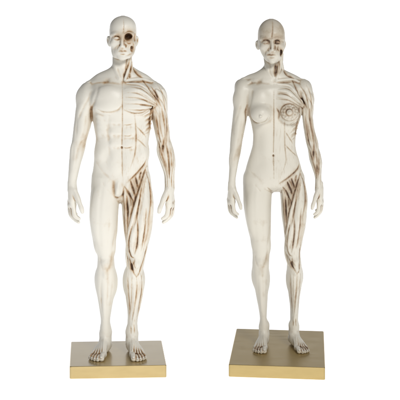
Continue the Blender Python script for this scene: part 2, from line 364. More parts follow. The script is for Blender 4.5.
FEM = dict(PB=346.2, Y=25.0,
 torso=[(80,246,302,-9,16),(85,243,304,-13,18),(93,244.5,302.5,-15,18),(101,246.5,301.5,-16.5,17),(108,247.6,301.4,-17,16),(114,248.6,301,-17,15),(120,250.2,299.4,-16,13.5),(128,252,297,-14.5,12),
        (136,253,295.5,-13.5,11),(144,252.6,295.2,-13,10.5),(151,251,296.2,-13,11),(159,248.6,298.8,-13.5,13.5),(168,246.2,301.4,-14,18),(178,244.4,303.8,-13.5,22),
        (185,245.5,303.5,-12,22),(190,254,296,-8,17),(192.6,262,288,-3,12)],
 legA=[(168,246.8,270,-10,13),(178,244.4,272.2,-12,20),(188,243.4,272.4,-14,22),(200,243.5,271.6,-15,20),(215,245,271,-15,17),(230,248,270.8,-14,14.5),(240,250.6,270.4,-13,12.5),
       (248,252,269.8,-11.5,11),(256,252.6,269.4,-10.5,10),(265,252.4,269,-9.5,10.5),(274,253,268.9,-8,12.5),(282,254,268.6,-7,14),(291,255.4,268.3,-6,14),(300,257,267.8,-5.5,12.5),
       (308,258.6,267.3,-5,10.5),(317,259.9,266.8,-4.5,8.5),(325,260.4,267.6,-4,8),(334,260.2,268,-3,8)],
 legB=[(168,278,301.8,-10,13),(178,279,304,-12,20),(188,280,305.4,-14,22),(200,281,306.5,-15,20),(215,281.8,306,-15,17),(230,283.8,304.4,-14,14.5),(240,284.8,302,-13,12.5),
       (248,285.4,300.2,-11.5,11),(256,286.8,300.2,-10.5,10),(265,287.2,301.5,-9.5,10.5),(274,287.8,302,-8,12.5),(282,288.2,301.6,-7,14),(291,289,300.4,-6,14),(300,289.8,299.2,-5.5,12.5),
       (308,290.6,298.6,-5,10.5),(317,291,298.2,-4.5,8.5),(325,290.4,298,-4,8),(334,290.2,298,-3,8)],
 armA=[(79.2,234.6,251,-9,12),(86,234.6,251,-9.5,12),(92,234.5,251,-10,12),(99,234.2,250,-9.5,11.5),(106,233.8,248.6,-9,11),(114,233,247.2,-8.5,10.5),(121,232.3,246.4,-8,10),(129,231.4,245,-7.5,9),
       (138,230.5,243,-7,8),(146,229.9,241.8,-7.5,7),(154,229.5,240.4,-8,6),(162,229.2,238.4,-8.5,4),(170,228.9,236.8,-8.5,2),(178,228.4,235.4,-8.5,0),(184,228,235,-8.5,-1),(190,227.8,236,-8.5,-2)],
 armB=[(79.8,297,312.6,-9,12),(86,297,312.6,-9.5,12),(92,298.5,312.7,-10,12),(99,300.5,312.7,-9.5,11.5),(106,302,312.4,-9,11),(114,302.8,312.2,-8.5,10.5),(121,303.8,312.4,-8,10),(129,305,313.2,-7.5,9),
       (138,306.2,315.6,-7,8),(146,307.4,318.2,-7.5,7),(154,308.8,319.8,-8,6),(162,311.6,320.2,-8.5,4),(170,313.6,320.1,-8.5,2),(178,315.4,320,-8.5,0),(184,315.8,320.4,-8.5,-1),(190,314.2,321.6,-8.5,-2)],
 neck=[(56,265,279.4,-4,11),(62,264.8,279.8,-5,10.5),(68,263.8,281,-5,12),(74,260.5,284,-6,13),(82,255,289,-8,15)],
 head=[(18.8,257.9,285,-15,18),(22,257.9,285,-15,18),(25,257.9,285,-15,18),(28.5,257.9,285,-15.2,18.4),(34,258,285,-16,19),(41,257.8,285.2,-15,18),(46,258.6,284.6,-15,14),(51,260,283.2,-15.4,8),(56,262.4,281.4,-15.6,3),
       (60,265,279,-15,-1),(63,268.4,275.6,-13.5,-5)],
 hx=271.0, mid=273.8, armx=31, chin=64, trapA=[(267,6,73,4.5),(257.5,6,78.6,4.8),(249,5,80.6,4.8),(241,4,85,5)], trapB=[(278,6,73,4.5),(289,6,79.4,4.6),(298,5,82.4,4.8),(305,4,86,5)],
 hand=lambda x, y, p: (227.6 + (x - 67.8) * .81, y * .85, 186.5 + (p - 187) * .88), handB=lambda x, y, p: (550.8 - 227.6 - (x - 67.8) * .81, y * .85, 186.5 + (p - 187) * .88), hs=0.82,
 foot=lambda dx, y, z: (264.3 + dx * .84, y * .9, z * .88), footB=lambda dx, y, z: (294.3 - dx * .84, y * .9, z * .88), fs=0.86)

LM_M = [16, 37, 59, 79, 112, 148, 190, 262, 300, 335]
LM_F = [19, 41, 62.5, 79, 115, 156, 190, 260, 296, 328]

def build(T, female, name, mat, root, conv):
    PB = T['PB']; G = Group(); Z = lambda py: PB - py
    lof = {k: Loft(T[k], PB, **kw) for k, kw in dict(torso=dict(n=2.5, top=9, bot=5), legA=dict(n=2.2, top=9), legB=dict(n=2.2, top=9), armA=dict(n=2.15, top=11 if female else 15), armB=dict(n=2.15, top=11 if female else 15),
           neck=dict(n=2.1), head=dict(n=2.2, top=16 if female else 11.5, bot=2.5)).items()}
    ml = {k: Loft(MALE[k], MALE['PB']) for k in ('torso', 'legA', 'legB', 'armA', 'armB', 'neck')}
    def mpy(py): return float(np.interp(py, LM_M, LM_F)) if female else py
    def mp(px, py, limb):
        """carry a place on the male form to the same place on this form"""
        if not female: return px, py
        q = mpy(py)
        if limb == 'head': return 271.2 + (px - 122.8) * .98, q
        a = ml[limb].sec(MALE['PB'] - py); b = lof[limb].sec(PB - q)
        if limb == 'torso':
            am, bm = MALE['mid'], T['mid']
            return (bm + (px - am) * ((b[1] - bm) / (a[1] - am) if px > am else (bm - b[0]) / (am - a[0]))), q
        u = (px - a[0]) / (a[1] - a[0]); return b[0] + u * (b[1] - b[0]), q
    s0 = 0.86 if female else 1.0
    # ---- masses
    G.add(lof['torso'], 2)
    L = Group(); L.add(lof['legA'], .5)
    R = Group(); R.add(lof['legB'], .5)
    G.add(L, 4.0); G.add(R, 4.0)
    for k in ('armA', 'armB'): G.add(lof[k], 4.2)
    G.add(lof['neck'], 6)
    for k in ('trapA', 'trapB'):
        G.add(Strand([(x, y, Z(p), r) for x, y, p, r in T[k]]), 4)
    def ell(px, py, y, r, k=2.5, limb='torso', **kw):
        x, q = mp(px, py, limb)
        G.add(Ell((x, y, Z(q)), [v * s0 for v in r] if female else r, **kw), k)
    m0 = MALE['mid']
    def both(px, py, y, r, k=2.5, tilt=0, yaw=0):
        ell(px, py, y, r, k, tilt=tilt, yaw=yaw); ell(2 * m0 - px, py, y, r, k, tilt=-tilt, yaw=-yaw)
    if not female:
        both(108.0, 97.5, -15.8, (15.2, 8.2, 13.0), 5.0, tilt=-14, yaw=-8)     # pectorals
        both(107.5, 104.5, -19.4, (12.4, 5.2, 6.6), 3.0, tilt=-8, yaw=-8)
        for py, w, h in ((119.5, 7, 5.2), (130.5, 7.2, 5.3), (141.5, 7.2, 5.6)):
            both(115.2, py, -15.0 if py < 140 else -14.2, (w, 4.0, h), 2.2)
        both(116, 160, -12.6, (7.4, 4.6, 13), 2.5)
        both(102.4, 152, -6, (6.8, 9, 10), 4)                                  # obliques above the hip
        both(101.4, 124, -5, (6, 11, 13), 4)
    else:
        both(115.5, 140, -9.3, (8.5, 5, 26), 4)
        G.add(Ell((273.8, -9, Z(172)), (15, 6, 13)), 6)
        for sx, pyc in ((259.5, 112), (288.2, 112.5)):                        # breasts
            G.add(Ell((sx, -12.8, Z(pyc - 9)), (9.0, 6.5, 14)), 7)
            G.add(Ell((sx, -16.6, Z(pyc)), (10.2, 10.6, 9.4)) if sx < 270 else Ell((sx, -16.0, Z(pyc)), (9.6, 8.6, 9.0)), 3.6)
        G.add(Ell((258.4, -27.4, Z(113.6)), (1.35, 1.3, 1.35)), .9)
    G.add(Ell((T['mid'], 0, Z(mpy(79))), (25 * s0, 10 * s0, 9 * s0)), 9)
    for pts_ in ([(119, 81.5), (111, 80.5), (102, 80.5), (94, 83)],):
        A_ = [mp(a_, b_, 'torso') for a_, b_ in pts_]; F_ = fpath(G, A_, PB, 7); G.add(Strand([(p_[0], p_[1] + .9, p_[2], 1.6 * s0) for p_ in F_], 7), 2.6)
    if not female:
        for i in range(4):
            x_, q_ = mp(96.2 + i * .35, 115.5 + i * 4.8, 'torso'); p_, n_ = lof['torso'].surf(q_, 58, -1)
            G.add(Ell(p_ + n_ * (-2.0), (4.2, 2.6, 2.0), tilt=28), 3)
    # buttocks, shoulder blades
    both(107.5, 184, 15, (13, 11, 14), 4)
    both(106, 98, 16, (12, 8, 15), 4)
    # limbs of the plain side and of the flayed side
    for lb, sd in (('legA', -1), ('legB', 1)):
        def sp(py, phi, lb=lb, sd=sd): return lof[lb].surf(mpy(py), phi, sd)
        def bulge(py, phi, r, out, k=3, lb=lb, sd=sd):
            p, nn = sp(py, phi); rr = np.array(r) * s0
            G.add(Ell(p + nn * (out * s0 - rr[1]), rr), k)
        bulge(212, 20, (9, 7, 26), .8, 4); bulge(247, -55, (4.5, 5, 9), 1.0, 3); bulge(243, 60, (4, 5, 9), .5, 3)
        bulge(262, 0, (4.6, 4, 5.2), 1.6, 2.2); bulge(271.5, 0, (2.4, 3, 5), 1.2, 2.2); bulge(283, -120, (7, 6, 15), .3, 4)
        bulge(280, 130, (7, 6, 13), .2, 4); bulge(295, 5, (2.2, 3, 22), .9, 2.5)
        bulge(332, -75, (2.8, 3, 3.2), 1.4, 2); bulge(334, 75, (2.6, 3, 3), 1.2, 2)
    for lb, sd in (('armA', -1), ('armB', 1)):
        def bul(py, phi, r, out, k=3, lb=lb, sd=sd):
            p, nn = lof[lb].surf(mpy(py), phi, sd); rr = np.array(r) * s0
            G.add(Ell(p + nn * (out * s0 - rr[1]), rr), k)
        bul(126, -8, (5.2, 5, 13), .9, 2.5); bul(98, 60, (8, 7, 11), .4, 3); bul(140, 150, (3, 3, 3), .8, 2); bul(152, 40, (4, 4, 11), .5, 2)
    # ---- head
    H = Group(); H.add(lof['head'], 2)
    hx = T['hx']; hf = (lambda dx, py: (hx + dx * (.97 if female else 1), Z(mpy(py))))
    def hs(pts, k=1.0): H.add(Strand([(hf(dx, p)[0], y, hf(dx, p)[1], r) for dx, y, p, r in pts]), k)
    def he(dx, y, py, r, k=1.2, **kw): x, z = hf(dx, py); H.add(Ell((x, y, z), r, **kw), k)
    def hc(dx, y, py, r, k=1.0, **kw): x, z = hf(dx, py); H.cut(Ell((x, y, z), r, **kw), k)
    br = .45 if female else .75
    fy = 1.0 if female else 0.0
    hs([(-10.5, -10 + fy, 34.6, 1.6), (-6.5, -15 + fy, 33.6, 2.0 * br), (0, -15.6 + fy, 34.8, 1.9 * br), (6.5, -15 + fy, 33.6, 2.0 * br), (10.5, -10 + fy, 34.6, 1.6)], 2.4)
    hc(-5.8, -18.6 + fy, 37.6, (3.9, 5.4, 3.0), 1.4); hc(5.8, -18.6 + fy, 37.6, (3.9, 5.4, 3.0), 1.4)
    he(-5.8, -12.7 + fy, 37.9, (3.5, 2.7, 2.2), .5)
    if female: hc(5.8, -16.5, 37.7, (3.3, 5.2, 2.5), .8); he(5.8, -10.6, 37.9, (2.6, 2.4, 2.0), .4)
    else: hc(6.3, -15.5, 36.6, (4.2, 8.5, 3.9), .5)
    he(-8.4, -11 + fy, 43, (4.0, 4, 3.4), 4, tilt=-15); he(8.4, -11 + fy, 43, (4.0, 4, 3.4), 4, tilt=15)
    hs([(0, -15.6 + fy, 36, 1.6), (0, -17.4 + fy, 40.5, 1.5), (0, -19.0 + fy, 45.0, 1.6 * (.9 if female else 1))], 2.2)
    he(-1.8, -17.4 + fy, 46, (1.25, 1.9, 1.15), 1.6); he(1.8, -17.4 + fy, 46, (1.25, 1.9, 1.15), 1.6)
    hc(-1.0, -18.4 + fy, 47.3, (.6, .9, .5), .4); hc(1.0, -18.4 + fy, 47.3, (.6, .9, .5), .4)
    he(0, -15 + fy, 51, (6.5, 3.4, 5), 2.5)
    hs([(-4.3, -16.2 + fy, 51.2, .5), (-1.5, -18 + fy, 50.2, 1.0), (0, -18.2 + fy, 50.5, .9), (1.5, -18 + fy, 50.2, 1.0), (4.3, -16.2 + fy, 51.2, .5)], .7)
    hs([(-3.8, -16.2 + fy, 51.7, .5), (0, -17.9 + fy, 52.4, 1.15), (3.8, -16.2 + fy, 51.7, .5)], .6)
    if not female:
        hs([(3.4, -15.2, 42.0, 1.5), (8.2, -12.6, 42.0, 1.5), (12.2, -5, 41.2, 1.2), (13.2, 1, 40.6, 1.0)], .8)         # cheek arch
        hc(9.6, -12.7, 48.4, (1.8, 3.2, 3.2), .8); hc(12.8, -6.5, 37.2, (1.8, 5, 4.6), 1.0)
        for i in range(5): he(1.1 + i * 1.35, -17.6 + i * i * .17, 50.0, (.62, .8, 1.0), .25); he(1.1 + i * 1.35, -17.4 + i * i * .17, 52.3, (.58, .8, .95), .25)
        hs([(2, -15.6, 56.6, 2.0), (8, -12.0, 55.4, 1.9), (11, -5, 50.5, 1.8), (12.0, 0, 45.5, 1.6)], .9)                 # jaw bone
    else:
        hc(9.4, -11.8, 49.5, (1.5, 3.4, 3.2), .8); hs([(4.4, -14.2, 43.4, 1.2), (9.0, -10.8, 43.8, 1.4), (12.0, -5, 42.6, 1.1)], 1.0)
    hc(0, -22.5 + fy, 53.6, (3.4, 4.6, 1.0), 1.2)
    he(0, -14.8 + fy, 56.5, (4.4 * (.85 if female else 1), 3.3, 3.2), 2)
    ex = 13.6
    for sg in (-1, 1):
        x, z = hf(sg * ex, 41.5)
        H.add(Ell((x, 3.0, z), (1.9, 4.0, 5.6) if not female else (1.7, 3.4, 4.9), tilt=sg * 10, yaw=-sg * 28), .8)
        x, z = hf(sg * (ex + 1.6), 41.0); H.cut(Ell((x, 1.2, z), (1.0, 2.2, 3.2)), .7)
    G.add(H, 2.0)
    # ---- hands
    hgr = []
    for key, sg in (('hand', 1), ('handB', -1)):
        hm = T[key]; q = T['hs']; D = Group()
        def h3(x, y, p, r, hm=hm): a, b, c = hm(x, y, p); return (a, b, Z(c), r * q)
        D.add(Strand([h3(72.6, -5.5, 183, 4.0), h3(72.8, -5.6, 190, 4.4), h3(72.6, -4, 197, 4.5), h3(72.0, -3, 202.5, 3.2)]), 1)
        D.add(Strand([h3(72.4, -1, 188, 3.2), h3(71.8, 2.0, 197, 4.0), h3(71.4, 2.0, 202, 3.0)]), 3)
        D.add(Strand([h3(73.5, -8, 189, 3.6), h3(73.4, -9, 198, 3.6), h3(73.2, -8.6, 202.5, 2.6)]), 3)
        Fg = Group()
        for y, pts in ((-9.4, ((74.2, 203.5), (74.4, 208.6), (75.2, 213.2), (77.2, 215.6), (79.6, 217.0))), (-4.8, ((72.4, 203.8), (72.1, 209.4), (73.2, 214.6), (75.6, 218.8), (78.8, 221.2))),
                       (-.4, ((70.9, 203.6), (70.0, 209.0), (70.9, 214.0), (73.2, 217.8), (76.2, 219.8))), (3.6, ((70.4, 202), (70.2, 206.4), (71.2, 210.6), (73.4, 213.4), (76.0, 214.6)))):
            f_ = .86 if y > 3 else 1.0
            Fg.add(Strand([h3(px_, y * (.85 + .05 * i_), py_, r_ * f_) for i_, ((px_, py_), r_) in enumerate(zip(pts, (2.8, 2.4, 2.45, 2.1, 1.75)))], 17), .25)
        D.add(Fg, 2.2)
        D.add(Strand([h3(75.2, -9.5, 190, 3.0), h3(78.4, -12.5, 196.5, 2.9), h3(80.6, -14.5, 201.5, 2.3), h3(82.4, -15.6, 206, 2.4), h3(83.2, -15, 209.6, 1.8)], 17), 1.4)
        G.add(D, 1.6)
        for y_, xo, py_ in ((-7.6, 71.9, 204.0), (-4, 70.3, 205.2), (-.2, 69.6, 205), (3.2, 69.4, 203)):    # knuckles and their tendons
            D2 = h3(xo, y_, py_, 1.9); G.add(Ell(D2[:3], (1.9 * q, 1.9 * q, 2.3 * q)), 1.8)
            G.add(Strand([h3(70.9 + (xo - 70) * .4, y_ * .5 - 2, 192, .8), h3(xo - .6, y_, py_ - 1, 1.0)]), 1.6)
        for ya, yb in ((-7.2, -7.6), (-2.8, -3), (1.5, 1.6)):
            A_ = spline([h3(71.6, ya, 206.5, 1)[:3], h3(72.0, yb, 212, 1)[:3], h3(75.0, yb, 217.6, 1)[:3]], 9); hgr.append(Groove(A_, .75 * q, .7, 1.0))
        A_ = spline([h3(78.8, -12, 199, 1)[:3], h3(77.8, -9.5, 204, 1)[:3], h3(76.4, -8, 206, 1)[:3]], 7); hgr.append(Groove(A_, .9, .3, .6))
    # ---- feet
    grs = []
    for g_ in hgr: G.items.append(('g', g_, 0)); grs.append(g_)
    hg2 = []
    for key in ('foot', 'footB'):
        fm = T[key]; q = T['fs']; D = Group()
        def f3(dx, y, z, r, fm=fm): a, b, c = fm(dx, y, z); return (a, b, c, r * q)
        D.add(Strand([f3(.3, 2.5, 24, 4.3), f3(.2, 2.5, 14, 5.4), f3(-.2, -1, 10.5, 5.8)]), 1)
        D.add(Strand([f3(1.0, 9.5, 7.0, 5.4), f3(.4, 3, 6.2, 5.4), f3(-2.2, -6, 6.0, 5.6)]), 3)
        D.add(Strand([f3(.4, 8.6, 20, 2.2), f3(.9, 11.2, 10, 3.0), f3(1.0, 10.5, 5, 4.4)]), 2.5)
        toes = [(-2.4, -30.5, 2.75, -1.2, -18.5, 3.2), (-6.2, -31.5, 1.95, -3.9, -19.6, 2.4), (-9.2, -30, 1.8, -6.5, -18.8, 2.3), (-11.9, -27.4, 1.7, -9.0, -17, 2.3), (-14.0, -23.8, 1.65, -11.2, -14, 2.4)]
        Fg = Group()
        for i, (tx, ty, tr, bx, by, brr) in enumerate(toes):
            mx_, my_ = tx * .55 + bx * .45, ty * .55 + by * .45
            Fg.add(Strand([f3(bx, by, brr + .2, brr), f3(mx_, my_, tr + 1.7, tr * .92), f3(tx, ty + 1, tr * .95, tr)], 9), .4)
        D.add(Fg, .9)
        for i, (tx, ty, tr, bx, by, brr) in enumerate(toes):
            D.add(Strand([f3(-.4 - i * .8, -1.5, 12.5 - i * 1.5, 4.2), f3(-1.6 - i * 1.6 + .3, -9.5 + i * .6, 9.4 - i * 1.1, 3.5), f3(bx, by, brr + .4, brr)], 9), 1.6)
            D.add(Strand([f3(-.6 - i * .7, -2.6, 16.2 - i * 1.2, .8), f3(-1.6 - i * 1.6 + .3, -10.2 + i * .5, 12.9 - i * 1.4, .8), f3(bx, by - .4, brr * 2 + .9, .8)], 9), .8)
        G.add(D, 4.5)
        for i, (tx, ty, tr, bx, by, brr) in enumerate(toes):          # nails and the gaps between toes
            a_ = f3(tx, ty - .35 * tr, tr * 1.75, 1); G.add(Ell(a_[:3], (tr * .62 * q, tr * .7 * q, .55 * q), pitch=28), .25)
            if i < 4:
                t2 = toes[i + 1]; A_ = np.array([f3((bx + t2[3]) / 2 - .2, (by + t2[4]) / 2 - 2, 5.2, 1)[:3], f3((tx + t2[0]) / 2, (ty + t2[1]) / 2 + 5, 4.0, 1)[:3], f3((tx + t2[0]) / 2, (ty + t2[1]) / 2 - .5, 1.8, 1)[:3]])
                hg2.append(Groove(spline(A_, 7), .75 * q, .35, .95))
    for g_ in hg2: G.items.append(('g', g_, 0)); grs.append(g_)
    if not female:
        G.add(Ell((118.4, -13.0, Z(189)), (4.2, 3.2, 5.6)), 3.4)
        G.add(Strand([(118.8, -12.6, Z(180), 2.0), (118.2, -15.6, Z(186), 1.8), (117.8, -15.8, Z(190.5), 1.6)]), 2.6)

    # ---- flayed side: muscles laid on the surface
    base = G; ms = []
    for px_, py_, rx, rz, ti in ((134.2, 184, 5.0, 12, 22), (127.6, 205, 3.4, 14, 6)):
        x_, q_ = mp(px_, py_, 'legB'); p_ = front(G, x_, q_, PB)
        G.cut(Ell((p_[0], p_[1] - 1.2, p_[2]), (rx * s0, 3.6, rz * s0), tilt=ti), 2.0)
        grs.append(Groove(np.array([[p_[0] + rx * .5, p_[1] + 1, p_[2] + rz * .5], [p_[0], p_[1] + 1, p_[2]], [p_[0] - rx * .4, p_[1] + 1, p_[2] - rz * .6]]), 3.6, 0, .42))
    def strand_s(limb, pts, k=.55, up=0.0):
        """pts: (py, phi, radius, proud) around a limb"""
        out = []
        for py, phi, r, pr in pts:
            p, nn = lof[limb].surf(mpy(py), phi, 1); r *= s0; out.append(np.append(p + nn * ((pr + (up if pr > .3 else 0)) * s0 - r), r))
        ms.append((Strand(out), k))
    def strand_f(limb, pts, k=.55):
        out = []
        for px, py, r, pr in pts:
            x, q = mp(px, py, limb); p = front(base, x, q, PB); r *= s0
            out.append((p[0], p[1] + r - pr * s0, p[2], r))
        ms.append((Strand(out), k))
    gr = []
    def gro(limb, pts, w=.7, dep=.8, st=.8):
        gr.append(([mp(a, b, limb) for a, b in pts], w, dep, st))
    def pit(limb, px, py, r, deep=3, st=1.0, tilt=0):
        x, q = mp(px, py, limb); p = front(base, x, q, PB)
        e = Ell((p[0], p[1] - r[1] + deep, p[2]), r, tilt=tilt); pits.append(e)
        grs.append(Groove(np.array([[p[0], p[1] + deep * .5, p[2] - r[2] * .5], [p[0], p[1] + deep * .5, p[2] + r[2] * .5]]), max(r[0], 1.4), 0, st))
    pits = []
    # arm
    for ph0, ph1, r in ((-35, 45, 3.0), (5, 60, 3.4), (50, 80, 3.6), (90, 95, 3.6), (135, 115, 3.6)):
        strand_s('armB', [(90, ph0, r * .5, .0), (95, ph0 + (ph1 - ph0) * .25, r, 1.0), (104, ph0 + (ph1 - ph0) * .6, r * .9, .9), (117, ph1, 1.0, .1)], .5, .55)
    strand_s('armB', [(102, -30, 1.6, .3), (116, -22, 3.2, 1.0), (128, -15, 3.4, 1.2), (139, -8, 2.0, .5), (146, 0, .8, .1)], .5, .55)
    strand_s('armB', [(104, 12, 1.6, .3), (116, 14, 3.0, 1.0), (128, 12, 3.2, 1.1), (139, 8, 1.8, .5), (146, 0, .8, .1)], .5, .55)
    strand_s('armB', [(116, 55, 1.2, .1), (127, 52, 2.6, .9), (137, 45, 2.4, .9), (146, 28, 1.2, .2)], .5, .55)
    strand_s('armB', [(102, -75, 1.6, .2), (118, -78, 2.8, .8), (134, -80, 2.4, .6), (144, -75, 1.2, .1)], .5, .55)
    strand_s('armB', [(104, 140, 2, .3), (120, 140, 3.6, 1.1), (134, 150, 2.4, .6), (142, 160, 1.4, .2)], .5, .55)
    strand_s('armB', [(104, 190, 2, .3), (122, 195, 3.6, 1.1), (138, 185, 2.2, .6)], .5, .55)
    strand_s('armB', [(118, 88, 1.4, .2), (128, 90, 2.6, .7), (138, 95, 2.2, .5)], .5, .55)
    for p0, p1, p2, r in ((75, 45, 8, 2.7), (105, 78, 38, 2.6), (135, 108, 75, 2.5), (165, 140, 110, 2.4), (-70, -62, -35, 2.6), (-20, -30, -12, 2.2), (-110, -100, -75, 2.4), (200, 185, 170, 2.4)):
        strand_s('armB', [(134 if p0 in (75, 105) else 142, p0, .9, .1), (152, p1, r, 1.1), (163, (p1 + p2) / 2, r * .75, .8), (174, p2, 1.1, .5), (188, p2, .7, .4)], .5, .55)
    gro('armB', [(164.4, 138), (163.6, 143), (162.8, 148), (162.6, 154)], 1.1, 1.3, .9)
    for a_, w_, d_, s_ in (([(158.4, 141), (160.2, 150), (164, 163), (166.4, 172)], .9, 1.2, .95), ([(165.8, 143), (168, 154), (169, 167), (169.4, 178)], .8, 1.0, .7), ([(170.4, 150), (171.8, 160), (171.2, 172)], .7, .9, .55),
                           ([(155.4, 112), (157, 124), (158.4, 134), (160.6, 142)], .8, 1.1, .7), ([(161.4, 106), (163.6, 118), (165.4, 131), (165, 141)], .9, 1.2, .8), ([(166.3, 114), (166.7, 126), (166.9, 136)], .8, .8, .5),
                           ([(150.5, 86), (156, 94), (160.4, 106)], .7, .9, .55), ([(157, 83), (162, 93), (164.4, 103), (165, 113)], .7, .8, .4), ([(159, 118), (160.4, 128), (162.2, 137)], .6, .6, .35), ([(164.2, 158), (166.8, 168), (167.6, 178)], .6, .7, .5)):
        gro('armB', a_, w_, d_, s_)
    # pectoral fan, clavicle
    for a in ([(127, 84), (140, 86), (150, 93), (157.5, 103)], [(126, 89.5), (138, 91), (149, 97), (157, 104)], [(125, 94.5), (138, 95.5), (148, 99.5), (156, 105)],
              [(125, 101), (137, 101.5), (147, 103), (155, 106)], [(126, 106.5), (137, 107.5), (146, 107), (154, 107)])[:3 if female else 5]:
        strand_f('torso', [(a[0][0], a[0][1], 1.3, .2), (a[1][0], a[1][1], 2.6, .75), (a[2][0], a[2][1], 2.2, .7), (a[3][0], a[3][1], 1.1, .3)], .4)
        gro('torso', [(p[0] + .3, p[1] + 2.7) for p in a[:3]] + [(a[3][0], a[3][1] + .8)], .6, .5, .42)
    strand_f('torso', [(125.5, 80.5, 1.6, 1.2), (134, 79.6, 1.4, 1.3), (143, 79.2, 1.5, 1.3), (151, 82, 1.5, .6)], .7)
    gro('torso', [(142.5, 80.5), (147, 86), (152, 92.5), (157.5, 100), (160.5, 106)], 1.0, 1.5, 1.0)
    gro('torso', [(127, 82.4), (135, 82.4), (142, 82)], .6, .6, .5)
    # serratus and flank
    for i in range(5):
        y0 = 112 + i * 4.6
        strand_f('torso', [(150.6 - i * .2, y0 - 2, 1.6, .5), (147.2, y0 + .4, 1.7, 1.0), (143.4, y0 + 3, .9, .5)], .35)
    pit('torso', 151.4 if not female else 151.4, 109, (1.7, 3, 5), 2.5, 1.0)
    gro('torso', [(150.8, 113), (149.6, 120), (150, 126), (149.2, 131)], 1.1, .9, .9)
    # abdomen
    gro('torso', [(122.3, 80), (122.3, 100), (122.3, 125), (121.8, 147), (122.2, 165), (122.4, 180)], .5, .6, .36 if female else .26)
    for py in (() if female else (124.5, 135.6, 147.5)):
        gro('torso', [(123.5, py), (128, py + .4), (133.5, py - 1)], .6, .55, .28)
        gro('torso', [(121, py), (116, py + .4), (110, py - 1)], 2.0, .95, .0)
    gro('torso', [(134.5, 114), (135.6, 126), (136, 140), (134.5, 155), (129, 171)], .8, .5, .15 if female else .3)
    if not female: gro('torso', [(109.4, 116), (108.4, 128), (108.4, 142), (110.5, 158)], 2.2, 1.0, .03)
    gro('torso', [(147, 158), (143.6, 165), (136, 174), (127, 182.5)], .9, 1.0, .75)
    gro('torso', [(95.4, 160), (100, 168), (107, 176), (113, 182)], 2.2, .7 if not female else .35, .05)
    gro('torso', [(136, 126), (141, 131), (147, 138)], .6, .5, .25); gro('torso', [(136, 138), (142, 143), (147.6, 149)], .6, .5, .25)
    if not female:
        gro('torso', [(95, 107.5), (101, 111.4), (109, 112.6), (117, 110.6), (121, 106.5)], 1.3, 1.3, .1)
        gro('torso', [(124, 110), (133, 113.2), (142, 112.8), (150, 108.5)], .9, .8, .4)
    ce = (92, 113); gro('armA', [(93.4, 103), (91.4, 109), (91.6, 116), (91.4, 121)], 1.2, 1.6, .8)
    gro('torso', [(99, 84), (97, 92), (94.5, 100), (92.5, 107)], 2.2, 1.0 if not female else .6, .05)
    fa_ = .7 if female else 1.25
    gro('armA', [(88.6, 98), (84.5, 106), (80.4, 114), (77.8, 121)], 1.6, .6 * fa_, .08)
    gro('armA', [(86.2, 112), (85.6, 122), (83.6, 132), (80.4, 141)], 1.6, .55 * fa_, .08)
    gro('armA', [(77.2, 117), (76.6, 128), (76.2, 138)], 1.4, .45 * fa_, .03)
    gro('armA', [(84.4, 139), (81.6, 142), (79, 147), (76.6, 156), (74.6, 168)], 1.7, .6 * fa_, .14)
    gro('armA', [(73.4, 143), (73, 152), (72.6, 164)], 1.5, .4 * fa_, .05)
    gro('legA', [(104.5, 178), (101, 196), (99.4, 216), (99.6, 236), (101, 248)], 2.4, .45 * fa_, .02)
    gro('legA', [(110.4, 210), (109.2, 226), (108, 240), (107.6, 248)], 2.0, .5 * fa_, .04)
    gro('legA', [(115.6, 228), (113.8, 240), (112.2, 250)], 1.5, .5 * fa_, .1)
    gro('legA', [(101.6, 276), (100.8, 290), (101.4, 306), (103, 318)], 1.5, .4 * fa_, .04)
    gro('legA', [(112.6, 278), (112, 292), (109.6, 308)], 1.5, .4 * fa_, .06)
    for lb_, a_, w_, st_ in (('armA', [(91, 114), (89.4, 124), (86.6, 136), (83.4, 148), (80.6, 160)], 2.6, .34), ('torso', [(94, 113), (95.8, 124), (96.6, 136), (96, 148)], 2.0, .2),
                             ('armA', [(76.4, 108), (75.2, 122), (73.4, 136)], 2.0, .12), ('armB', [(154.2, 114), (156, 126), (157.6, 140)], 2.2, .3), ('torso', [(151, 112), (149.4, 122), (148.6, 136)], 2.4, .3),
                             ('armB', [(167.6, 118), (169, 140), (172.6, 158)], 2.0, .2), ('legA', [(118, 206), (117, 224), (115, 244)], 1.8, .2), ('legB', [(124, 200), (125.6, 224), (127.6, 250)], 2.6, .3),
                             ('legB', [(150.6, 200), (148.8, 228), (145, 256)], 2.2, .22), ('legA', [(114, 252), (112.6, 262), (109, 270)], 2.4, .16), ('legB', [(127, 276), (128, 296), (129.4, 318)], 2.0, .22), ('legB', [(141.6, 276), (140.4, 300), (136.6, 322)], 2.0, .2)):
        gro(lb_, a_, w_, .12, st_)  # tan limb and flank edges: brown wash plus side shading, put in as colour
    # neck
    def nk(pts, k=.5): ms.append((Strand([(x, y, Z(p), r) for x, y, p, r in pts]), k))
    if female:
        nk([(282, 2, 54, 1.8), (280.4, -2.6, 63, 2.2), (277.4, -6.6, 73, 1.7), (275.6, -9.4, 79, 1.2)]); nk([(281.4, 2, 62, 1.8), (283, -1.8, 72, 1.8), (286, -5, 78, 1.1)])
        G.add(Strand([(265.4, 2, Z(56), 2.0), (267, -3, Z(66), 2.1), (271.5, -7.6, Z(78), 1.5)]), 1.8)
        ng = [((276.6, 66), (276, 70), (275.4, 76))]; nw = 1.5
        gr.append(([(275.8, 64), (275.8, 70), (275.2, 76.5)], 1.5, 2.4, 1.3)); gr.append(([(283.5, 70), (287, 75), (294, 78.3)], 1.2, 2.0, 1.2)); gr.append(([(278.4, 60), (279.6, 66), (278.6, 74)], .6, .9, .7))
        gr.append(([(269, 67), (270, 72), (272.5, 77.5)], 1.2, .6, .15))
    else:
